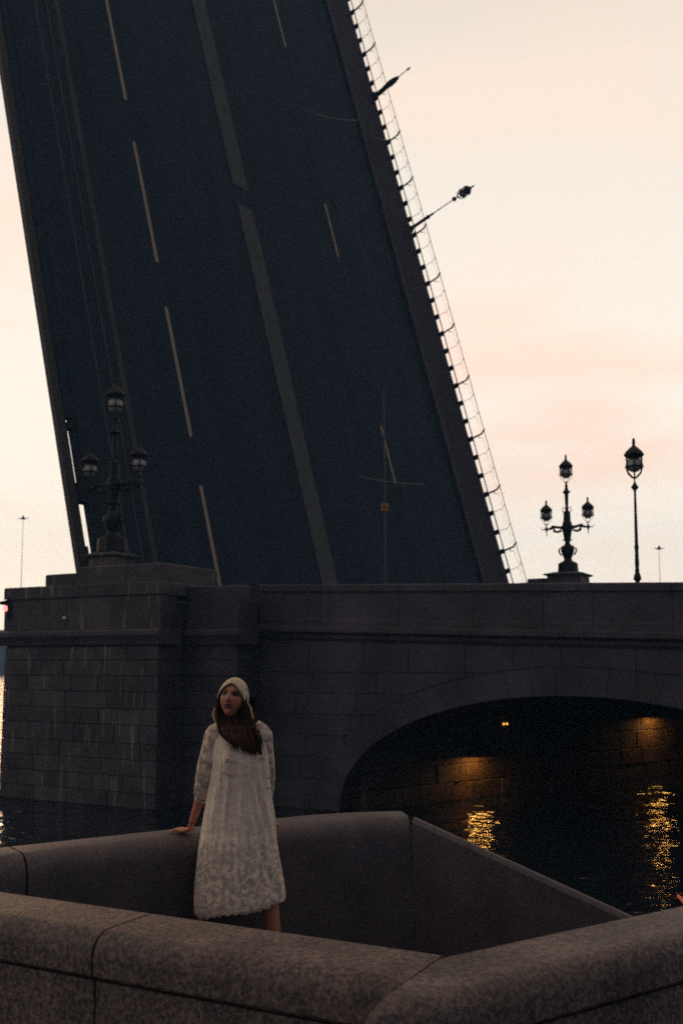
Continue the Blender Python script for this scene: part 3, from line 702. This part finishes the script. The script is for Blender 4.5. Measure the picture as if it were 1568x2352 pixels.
poly_sweep(dens([bk_pts[0], cutp], 4), pf).build('coping_stone', M['bay'], pb, True)
ed = (bk_pts[2] - bk_pts[1]).normalized() * .012
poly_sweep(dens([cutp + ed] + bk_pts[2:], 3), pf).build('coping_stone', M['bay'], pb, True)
# raking wall beside the steps down to the water
rk = empty('raking_wall', (0, 0, 0)); tag(rk, 'sloping granite wall descending beside the steps to the water', 'wall')
r0 = Vector((.460, 6.64, BT)); r1v = at(1430, 2101, 6.0)
dd = (r1v - r0); r2 = r0 + dd * 1.75
nrk = Vector((-dd.y, dd.x, 0)).normalized(); nrk = -nrk if nrk.y < 0 else nrk
rows = []
for i in range(9):
    p = r0 + (r2 - r0) * (i / 8)
    rows.append([(p.x - nrk.x*.02, p.y - nrk.y*.02, -.6), (p.x, p.y, p.z - .03), (p.x + nrk.x*.02, p.y + nrk.y*.02, p.z - .006), (p.x + nrk.x*.05, p.y + nrk.y*.05, p.z), (p.x + nrk.x*.10, p.y + nrk.y*.10, p.z - .02), (p.x + nrk.x*.13, p.y + nrk.y*.13, p.z - .09), (p.x + nrk.x*.14, p.y + nrk.y*.14, -.6)])
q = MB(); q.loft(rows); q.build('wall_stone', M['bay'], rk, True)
# orange-red pole end sticking up behind the right parapet
pp = at(1566, 2066, 6.2); pp0 = at(1536, 2020, 6.9)
q = MB(); q.tube([at(1557, 2059, 6.4), at(1600, 2105, 6.1), at(1700, 2225, 5.6)], [.010, .013, .016], 8)
tag(q.build('boat_hook', M['rope']), 'thin orange-red pole slanting behind the right parapet at the frame edge', 'pole')

# thin blue veil added round the whole scene to lift the dark tones
hz = MB(); hz.box((-440, -70, -4.2), (440, 440, 62))
hm = bpy.data.materials.new('blue_veil'); hm.use_nodes = True; ht = hm.node_tree; ht.nodes.clear()
pv = nd(ht, 'ShaderNodeVolumePrincipled'); pv.inputs['Color'].default_value = (.30, .62, 1.0, 1); pv.inputs['Density'].default_value = VEIL
ho = nd(ht, 'ShaderNodeOutputMaterial'); ht.links.new(pv.outputs[0], ho.inputs['Volume'])
tag(hz.build('tone_veil', hm), 'thin blue veil added to lift the dark tones', kind='stuff')

# ------------------------------------------------------------------ the woman
WX, WY = -.608, 5.80
PX = F / WY
woman = empty('person', (WX, WY, GZ))
tag(woman, 'person in a white lace dress and crochet bonnet leaning on the parapet looking up', 'person')
def lx(px): return (px - 545) / PX
def lz(py): return (2218 - py) / PX
# head frame
HC = Vector((lx(536), .015, lz(1606)))
yaw, pit, rol = radians(-7), radians(20), radians(7)
HR = Matrix.Rotation(yaw, 3, 'Z') @ Matrix.Rotation(-pit, 3, 'X') @ Matrix.Rotation(rol, 3, 'Y')   # head faces -Y before turning
def head_pt(x, y, z): return HC + HR @ Vector((x, y, z))
def gs(x, y, cx, cy, sx, sy): return math.exp(-((x-cx)/sx)**2 - ((y-cy)/sy)**2)
def head_mesh():
    m = MB(); n, k = 96, 72; rings = []
    for a in range(k + 1):
        ph = pi * min(max(a / k, .004), .996); zz = -cos(ph); r = sin(ph); row = []
        for c in range(n):
            th = 2*pi*c/n; x = r*cos(th); y = r*sin(th)
            X, Y, Z = x*.072, y*.092, zz*.112
            if Z < 0:                                   # narrow towards the chin
                f = 1 - .38 * (-Z/.112) ** 1.7; X *= f
                if Y > 0: Y *= 1 - .30 * (-Z/.112)
            if Y < 0:
                fr_ = -y
                Y *= 1 - .06*abs(Z/.112)
                X0_, Z0_ = X, Z
                d = 0
                d += .019 * gs(X0_, Z0_, 0, -.027, .012, .015) + .016 * gs(X0_, Z0_, 0, -.006, .009, .022)   # nose
                d += .006 * (gs(X0_, Z0_, .013, -.033, .007, .008) + gs(X0_, Z0_, -.013, -.033, .007, .008))
                d -= .012 * (gs(X0_, Z0_, .031, .006, .017, .012) + gs(X0_, Z0_, -.031, .006, .017, .012))     # sockets
                d += .005 * (gs(X0_, Z0_, .031, .003, .011, .008) + gs(X0_, Z0_, -.031, .003, .011, .008))     # eyelids
                d += .006 * (gs(X0_, Z0_, .030, .026, .022, .009) + gs(X0_, Z0_, -.030, .026, .022, .009))     # brows
                d += .007 * (gs(X0_, Z0_, .040, -.024, .018, .018) + gs(X0_, Z0_, -.040, -.024, .018, .018))   # cheeks
                d += .009 * gs(X0_, Z0_, 0, -.056, .022, .006) + .009 * gs(X0_, Z0_, 0, -.068, .019, .006)     # lips
                d -= .005 * gs(X0_, Z0_, 0, -.062, .025, .003)
                d -= .004 * gs(X0_, Z0_, 0, -.080, .02, .006)
                d += .013 * gs(X0_, Z0_, 0, -.098, .020, .014)                                                  # chin
                Y -= d * min(1, fr_ * 2)
            row.append(head_pt(X, Y, Z))
        rings.append(row)
    return m.loft(rings)
bd = head_mesh()
V3 = Vector
NK = head_pt(0, .02, -.06)
bd.tube([V3((lx(548), .055, 1.33)), V3((lx(547), .05, 1.41)), NK.lerp(V3((lx(547), .05, 1.41)), .4), NK], [.075, .055, .05, .052], 16)
# trunk
def ell(c, rx, ry, n=24): return [Vector((c[0] + rx*cos(2*pi*k/n), c[1] + ry*sin(2*pi*k/n), c[2])) for k in range(n)]
bd.loft([ell((.055, .10, .74), .09, .08), ell((.045, .11, .84), .155, .11), ell((.03, .10, .93), .145, .105), ell((.015, .085, 1.04), .115, .09), ell((.008, .07, 1.15), .125, .095), ell((.005, .055, 1.26), .145, .10), ell((.008, .05, 1.35), .13, .075), ell((.008, .05, 1.40), .07, .055)])
# arms
SHR, ELR, WRR = V3((lx(496), .05, lz(1688))), V3((lx(476), .10, lz(1785))), V3((lx(437), .19, lz(1892)))
bd.tube([V3((lx(520), .05, lz(1680))), SHR, SHR.lerp(ELR, .5), ELR, ELR.lerp(WRR, .3), ELR.lerp(WRR, .7), WRR], [.05, .052, .043, .037, .036, .026, .021], 12)
SHL, ELL, WRL = V3((lx(600), .06, lz(1690))), V3((lx(614), .20, lz(1790))), V3((lx(592), .36, lz(1886)))
bd.tube([V3((lx(585), .05, lz(1682))), SHL, SHL.lerp(ELL, .5), ELL, ELL.lerp(WRL, .3), ELL.lerp(WRL, .7), WRL], [.05, .052, .043, .037, .036, .026, .021], 12)
def hand(wr, fwd, side, mirror):
    """palm laid on the coping, five bent fingers spread over it"""
    f = V3(fwd).normalized(); s = V3(side).normalized() * mirror
    zt_ = BT - GZ
    pb_ = V3((wr.x, wr.y, zt_ + .030)) + f * .015
    bd.tube([wr, pb_, pb_ + f*.03 - V3((0, 0, .006)), pb_ + f*.075 - V3((0, 0, .012))], [.021, .026, .034, .034], 14, flat=.5, up=(0, 0, 1))
    for k, (off, ln, sp_) in enumerate(((.030, .062, .30), (.011, .073, .08), (-.010, .068, -.12), (-.028, .052, -.34))):
        b0 = pb_ + f*.068 + s*off - V3((0, 0, .010)); d = (f + s*sp_).normalized()
        bd.tube([b0 - d*.02, b0, b0 + d*ln*.40 + V3((0, 0, .006)), b0 + d*ln*.75 - V3((0, 0, .004)), b0 + d*ln - V3((0, 0, .014))], [.010, .0098, .0092, .0085, .0062], 8)
    b0 = pb_ + f*.012 + s*.026; d = (f*.55 + s).normalized()
    bd.tube([b0 - d*.02, b0, b0 + d*.028 - V3((0, 0, .006)), b0 + d*.056 - V3((0, 0, .016))], [.013, .012, .0105, .008], 8)
hand(WRR, (-.72, .42, 0), (-.42, -.72, 0), -1)
hand(WRL, (.55, .75, 0), (-.75, .55, 0), 1)
# legs: weight on one leg, the other ankle crossed behind it
HPA, HPB = V3((.11, .09, .80)), V3((-.01, .12, .80))
KNA, ANA = V3((.19, .02, .44)), V3((lx(638), .02, .09))
KNB, ANB = V3((.185, .14, .43)), V3((lx(640), .20, .09))
for hp_, kn, an in ((HPA, KNA, ANA), (HPB, KNB, ANB)):
    bd.tube([hp_ + V3((0, 0, .05)), hp_, hp_.lerp(kn, .5), kn, kn.lerp(an, .3), kn.lerp(an, .75), an, an - V3((0, 0, .05))], [.085, .083, .066, .048, .044, .030, .026, .030], 14)
    bd.tube([an + V3((0, .035, -.06)), an + V3((-.005, -.03, -.060)), an + V3((-.015, -.10, -.070)), an + V3((-.02, -.15, -.076))], [.024, .032, .034, .018], 12, flat=.65, up=(0, 0, 1))
bme = bd.mesh('person_body')
tmp = bpy.data.objects.new('tmp', bme); COL.objects.link(tmp)
md = tmp.modifiers.new('r', 'REMESH'); md.mode = 'VOXEL'; md.voxel_size = .0042
ms = tmp.modifiers.new('s', 'SMOOTH'); ms.factor = .5; ms.iterations = 2
dg = bpy.context.evaluated_depsgraph_get(); body = bpy.data.meshes.new_from_object(tmp.evaluated_get(dg))
bpy.data.objects.remove(tmp)
ca = body.attributes.new('tone', 'FLOAT_COLOR', 'POINT')
HRI = HR.inverted()
SKIN, LIP, EYE_AND_SHADE, BROW = V3((.43, .165, .10)), V3((.12, .034, .032)), V3((.014, .009, .009)), V3((.07, .035, .025))
cols = []
for v in body.vertices:
    c = SKIN.copy(); q = HRI @ (v.co - HC)
    if q.length < .16 and q.y < 0:
        for s in (-1, 1):
            c = c.lerp(EYE_AND_SHADE, min(1, 2.0*gs(q.x, q.z, s*.031, .007, .018, .012)))  # dark eyes, with the shade of their sockets painted in
            c = c.lerp(BROW, min(1, 1.2*gs(q.x, q.z, s*.033, .027 - .10*abs(abs(q.x) - .03), .023, .0065)))
        c = c.lerp(LIP, min(1, 1.5*gs(q.x, q.z, 0, -.062, .026, .012)))
        for s in (-1, 1): c = c.lerp(EYE_AND_SHADE, .8*gs(q.x, q.z, s*.009, -.040, .006, .004))  # nostril shade painted in the same dark tone
    if v.co.z < .115: c = V3((.02, .017, .016))         # dark shoes
    cols += [c.x, c.y, c.z, 1]
ca.data.foreach_set('color', cols)
link('body', body, M['skin'], woman, True)

# dress: rings from neckline to hem
rowsD = [(1664, 512, 590, .060, .055), (1672, 497, 602, .075, .055), (1684, 487, 612, .092, .055), (1702, 483, 617, .112, .05), (1740, 486, 619, .128, .045), (1790, 484, 620, .135, .055), (1840, 475, 625, .150, .07), (1880, 468, 631, .165, .08), (1908, 464, 634, .172, .085), (1914, 463, 635, .180, .085), (1950, 458, 640, .190, .085), (1990, 455, 648, .20, .08), (2020, 452, 654, .205, .075), (2060, 451, 656, .215, .07), (2086, 452, 657, .222, .07)]
def dress_mesh():
    m = MB(); n = 240; rings = []
    import bisect
    zs = [r[0] for r in rowsD]
    def samp(py):
        i = max(0, min(len(zs) - 2, bisect.bisect_right(zs, py) - 1)); f = (py - zs[i]) / (zs[i+1] - zs[i])
        a, b = rowsD[i], rowsD[i+1]; return [a[j] + (b[j] - a[j]) * f for j in range(5)]
    K = 76
    for k in range(K + 1):
        py = 1664 + (2086 - 1664) * k / K
        _, xl, xr, ry, cy = samp(py); xl, xr = lx(xl), lx(xr); row = []
        cx = (xl + xr) / 2; rx = (xr - xl) / 2
        d = (py - 1690) / 396; tier = max(0, (py - 1911) / 175)
        for c in range(n):
            th = 2*pi*c/n; fx, fy = cos(th), sin(th)
            front = max(0, -fy)
            # gathers from the yoke and from the tier seam, broken up by noise
            nz1 = noise.noise(Vector((fx*3.2, fy*3.2, py*.004 + 3)))
            nz2 = noise.noise(Vector((fx*7 + 5, fy*7, py*.012)))
            pl_ = (noise.noise(Vector((fx*9, fy*9, py*.0035))) * .006 + noise.noise(Vector((fx*17 + 4, fy*17, py*.009))) * .005) * min(1, max(0, d*3 + .15)) * (1 - .4*min(1, tier*3))
            pl2 = noise.noise(Vector((fx*13 + 9, fy*13, py*.004))) * .016 * min(1, tier*6) * (1 - .35*tier) if tier > 0 else 0
            big = (nz1 * .016 + nz2 * .007) * min(1, max(0, d*2.2))
            # long diagonal drag lines from the right shoulder to the hip
            drag = .013 * sin(26*(fx - .75*d) + nz1) * max(0, fx) * front * min(1, max(0, d*3)) * (1 if d < .78 else max(0, 1 - (d-.78)*5))
            r = 1 + (pl_ + pl2 + big + drag) / max(rx, .08)
            x = cx + rx*fx*(r if abs(fx) < .93 else 1 + (r-1)*.5); y = cy + ry*fy*r
            bust = .022 * gs(x, py, lx(525), 1745, .055, 30) + .022 * gs(x, py, lx(592), 1745, .05, 30)
            y -= bust * front
            zz = lz(py)
            if k > K - 14:                              # slanting scalloped hem, low at the left
                w = (k - (K - 14)) / 14
                zz += w * (.040 * fx + .004 * noise.noise(Vector((fx*3, fy*3, 9))) + .048)
                if k == K: zz -= .014 * abs(sin(th*17 + nz1)) + .007 * sin(th*5 + 1)
            row.append((x, y, zz))
        rings.append(row)
    m.loft(rings, cap=False); return m
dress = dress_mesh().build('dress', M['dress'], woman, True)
sd = dress.modifiers.new('t', 'SOLIDIFY'); sd.thickness = .003; sd.offset = -1
# sleeves
def sleeve(pts, rads, name, seed):
    m = MB(); rings = []; n = 40; K = 30
    P = [V3(p) for p in pts]
    for k in range(K + 1):
        f = k / K * (len(P) - 1); i = min(int(f), len(P) - 2); f -= i
        # smooth interpolation
        p = P[i].lerp(P[i+1], f); r = rads[i] + (rads[i+1] - rads[i]) * f
        t = (P[min(i+1, len(P)-1)] - P[i]).normalized(); a = t.cross(V3((0, 1, 0))).normalized(); b = a.cross(t).normalized()
        row = []
        for c in range(n):
            th = 2*pi*c/n
            rr = r * (1 + .07*noise.noise(Vector((cos(th)*2 + seed, sin(th)*2, k*.16))) + .03*noise.noise(Vector((cos(th)*4, sin(th)*4 + seed, k*.4))))
            if k >= K - 4: rr = rads[-1] * (1.0 if k > K - 4 else .90)
            row.append(p + a*cos(th)*rr + b*sin(th)*rr)
        rings.append(row)
    m.loft(rings, cap=False)
    o = m.build(name, M['sleeve'], woman, True); s = o.modifiers.new('t', 'SOLIDIFY'); s.thickness = .002; s.offset = -1
    return o
sleeve([(lx(514), .05, lz(1668)), (lx(499), .05, lz(1688)), (lx(488), .055, lz(1735)), (lx(475), .09, lz(1790)), (lx(466), .125, lz(1826)), (lx(462), .135, lz(1838))], [.050, .070, .072, .066, .057, .047], 'sleeve', 1)
sleeve([(lx(580), .045, lz(1668)), (lx(600), .05, lz(1688)), (lx(606), .08, lz(1740)), (lx(609), .16, lz(1790)), (lx(606), .23, lz(1826)), (lx(602), .26, lz(1845))], [.052, .066, .060, .052, .048, .042], 'sleeve', 7)
# embroidered sprigs on the chest and side, a bow
em = MB()
for (px, py) in ((530, 1738), (540, 1740), (548, 1743), (524, 1768), (537, 1772), (545, 1770), (520, 1800), (538, 1803), (527, 1742)):
    u = (px - 552) / 68.0; yy = .05 - .135 * sqrt(max(.05, 1 - u*u)) - .020
    for j in range(4):
        a = j * pi / 2 + px
        em.ball((lx(px) + .007*cos(a), yy, lz(py) + .006*sin(a)), (.0045, .004, .0035), 6, 4)
em.build('embroidery', M['thread'], woman)
bw = MB()
for (px, py, s) in ((606, 1738, 1), (621, 1782, .8), (621, 1805, .9)):
    yy = .05 - .135 * sqrt(max(.08, 1 - ((px-552)/70)**2)) - .012
    for q in (-1, 1):
        bw.tube([(lx(px), yy, lz(py)), (lx(px) + .014*q*s, yy - .006, lz(py) + .008*s), (lx(px) + .016*q*s, yy - .004, lz(py) - .010*s), (lx(px), yy, lz(py))], .0035*s, 5)
bw.build('bow', M['thread'], woman)
# hair: clumps of strands from under the bonnet over the chest
hr = MB(); random.seed(11)
def strand(pts, r0, r1, n=5):
    P = [V3(p) for p in pts]; o = []
    for i in range(11):
        f = i / 10 * (len(P) - 1); k = min(int(f), len(P) - 2); f -= k
        p0, p1, p2, p3 = P[max(k-1, 0)], P[k], P[k+1], P[min(k+2, len(P)-1)]
        o.append(.5*((2*p1) + (p2-p0)*f + (2*p0-5*p1+4*p2-p3)*f*f + (3*p1-p0-3*p2+p3)*f**3))
    hr.tube(o, [r0 + (r1 - r0) * (i/10)**1.5 if i else r0*.5 for i in range(11)], n)
for i in range(130):                                    # right of the face (her left), long
    u = random.random(); j = lambda s=.008: random.uniform(-s, s)
    e = random.random()
    strand([head_pt(.070 + j(.004), -.03 + .07*u, .050 + j(.02)), head_pt(.082 + j(), -.035 + .08*u, -.04), (lx(562 + 26*u) + j(), -.055 + .09*u + j(), lz(1664) + j()), (lx(556 + 44*u) + j(.012), -.085 + .07*u + j(), lz(1692)), (lx(580 + 24*u*e + 6*e) + j(.014), -.090 + j(), lz(1704 + 24*e))], .008, .0015)
for i in range(110):                                    # left of the face, falling forward across the chest
    u = random.random(); j = lambda s=.008: random.uniform(-s, s); e = random.random()
    strand([head_pt(-.070 + j(.004), -.02 + .07*u, .045 + j(.02)), head_pt(-.079 + j(), -.03 + .08*u, -.045), (lx(506 + 20*u) + j(), -.055 + j(), lz(1656)), (lx(516 + 34*u) + j(.01), -.088 + j(), lz(1684)), (lx(536 + 30*u*e + 12*e) + j(.012), -.105 + j(), lz(1694 + 16*e))], .008, .0015)
for i in range(90):                                     # under the chin and behind the neck
    u = random.random(); j = lambda s=.01: random.uniform(-s, s)
    strand([(lx(512 + 70*u), .09 + j(), lz(1600)), (lx(508 + 78*u), .085 + j(), lz(1640)), (lx(510 + 82*u) + j(), .04 + j(), lz(1668)), (lx(516 + 82*u) + j(), -.01 + j(), lz(1690))], .010, .004)
for i in range(90):                                     # under the jaw and filling beside the neck
    u = random.random(); j = lambda s=.006: random.uniform(-s, s)
    strand([(lx(508 + 74*u), -.005 + j(), lz(1634 + 6*random.random())), (lx(508 + 78*u) + j(), -.045 + j(), lz(1652)), (lx(514 + 76*u) + j(), -.078 + j(), lz(1674)), (lx(526 + 68*u) + j(), -.095 + j(), lz(1694 + 12*u))], .010, .004)
for i in range(60):                                     # loose wavy ends over the dress
    u = random.random(); j = lambda s=.016: random.uniform(-s, s)
    x0, x1 = 520 + 70*u, 534 + 72*u
    strand([(lx(x0) + j(), -.085 + j(.006), lz(1670)), (lx((x0+x1)/2 + 4) + j(), -.100 + j(.006), lz(1688 + 8*u)), (lx(x1 - 3) + j(), -.107 + j(.006), lz(1700 + 14*u) + j()), (lx(x1 + 3) + j(), -.108 + j(.006), lz(1712 + 20*u) + j())], .0045, .001, 4)
for i in range(50):
    u = random.random(); j = lambda s=.006: random.uniform(-s, s)
    strand([head_pt(.076, .0 + .05*u, .0), (lx(574 + 10*u), -.0 + .05*u, lz(1636)), (lx(574 + 16*u) + j(), -.02 + .04*u, lz(1664)), (lx(580 + 18*u) + j(), -.06 + .03*u, lz(1690)), (lx(590 + 12*u) + j(), -.085 + j(), lz(1716 + 8*u))], .010, .002)
for i in range(60):
    u = random.random(); j = lambda s=.008: random.uniform(-s, s)
    strand([(lx(516 + 60*u), -.02 + j(), lz(1650)), (lx(520 + 60*u) + j(), -.07 + j(), lz(1670)), (lx(534 + 52*u) + j(), -.092 + j(), lz(1692 + 8*u))], .010, .003)
hr.build('hair', M['hair'], woman, True)
hr = MB()                                               # lighter strands over the dark mass: highlights and right rim light put into colour
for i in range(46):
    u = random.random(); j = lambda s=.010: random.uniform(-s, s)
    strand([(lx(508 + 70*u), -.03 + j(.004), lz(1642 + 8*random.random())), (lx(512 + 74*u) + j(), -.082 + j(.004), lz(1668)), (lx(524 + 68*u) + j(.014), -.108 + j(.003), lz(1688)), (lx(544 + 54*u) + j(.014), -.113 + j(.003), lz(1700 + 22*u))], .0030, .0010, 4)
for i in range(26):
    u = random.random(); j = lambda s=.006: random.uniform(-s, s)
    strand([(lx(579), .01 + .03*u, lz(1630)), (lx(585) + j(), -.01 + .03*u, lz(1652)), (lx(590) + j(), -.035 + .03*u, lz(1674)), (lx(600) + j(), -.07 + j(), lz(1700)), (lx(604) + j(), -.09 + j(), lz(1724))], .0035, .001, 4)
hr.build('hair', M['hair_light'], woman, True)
sk_ = MB(); rings = []                                   # hair lying on the skull under the bonnet
for a in range(25):
    ph = pi * min(max(a/24, .01), .99); row = []
    for c in range(40):
        th = 2*pi*c/40; x, y, z_ = sin(ph)*cos(th), sin(ph)*sin(th), -cos(ph)
        front = max(0, -y); pull = .035 * front * (1 if z_ < .62 else max(0, 1 - (z_ - .62) * 6))
        row.append(head_pt(x*.0775, y*.098 + pull*1.4 + .004, z_*.112 + .007))
    rings.append(row)
sk_.loft(rings); sk_.build('hair', M['hair'], woman, True)
# crochet bonnet: shell over the crown with scalloped edge and tails along the cheeks
bn = MB(); n = 64; K = 16; rings = []
for k in range(K + 1):
    row = []
    for c in range(n + 1):
        th = -pi/2 + 2*pi*c/n                            # -pi/2 is the face side
        fx, fy = cos(th), sin(th)
        front = max(0, -fy) ; side = abs(fx)
        # lowest point of the shell (head height) round the head: high over the brow, low at the cheeks and nape
        low = .066 * front ** 1.5 + (-.026) * (1 - front ** 1.5) - .012 * side * (1 if fy < .2 else .4)
        low += .0045 * abs(sin(th * 15))
        f = k / K; zt_ = .128; zz = low + (zt_ - low) * (sin(f * pi / 2))
        q = max(0.0, 1 - ((zz - .0) / .1285) ** 2) if zz > 0 else 1 - .12*(zz/.11)**2
        r = sqrt(max(q, 0.0004))
        row.append(head_pt(fx*.0875*r, fy*.108*r + .004, zz))
    rings.append(row)
bn.loft(rings, cap=False, closed=False)
o = bn.build('bonnet', M['bonnet'], woman, True); s = o.modifiers.new('t', 'SOLIDIFY'); s.thickness = .005; s.offset = 0
tl = MB()
for s, tail in ((1, [(.082, -.01, -.02), (.086, -.005, -.07), (.088, .0, -.12)]), (-1, [(-.082, -.01, -.02), (-.088, -.006, -.06), (-.094, -.004, -.10)])):
    pts = [head_pt(*p) for p in tail]
    tl.tube(pts, [.010, .008, .005] if s > 0 else [.009, .008, .010], 6)
tl.tube([(lx(497), .0, lz(1630)), (lx(494), -.005, lz(1640)), (lx(497), -.01, lz(1650)), (lx(503), -.02, lz(1662)), (lx(506), -.03, lz(1670))], [.007, .013, .011, .006, .004], 7)
tl.tube([head_pt(.084, -.012, .0), (lx(579), -.03, lz(1626)), (lx(583), -.045, lz(1645)), (lx(588), -.055, lz(1660)), (lx(590), -.06, lz(1674))], [.005, .006, .005, .0035, .0025], 6)
tl.build('bonnet_tie', M['tie'], woman, True)
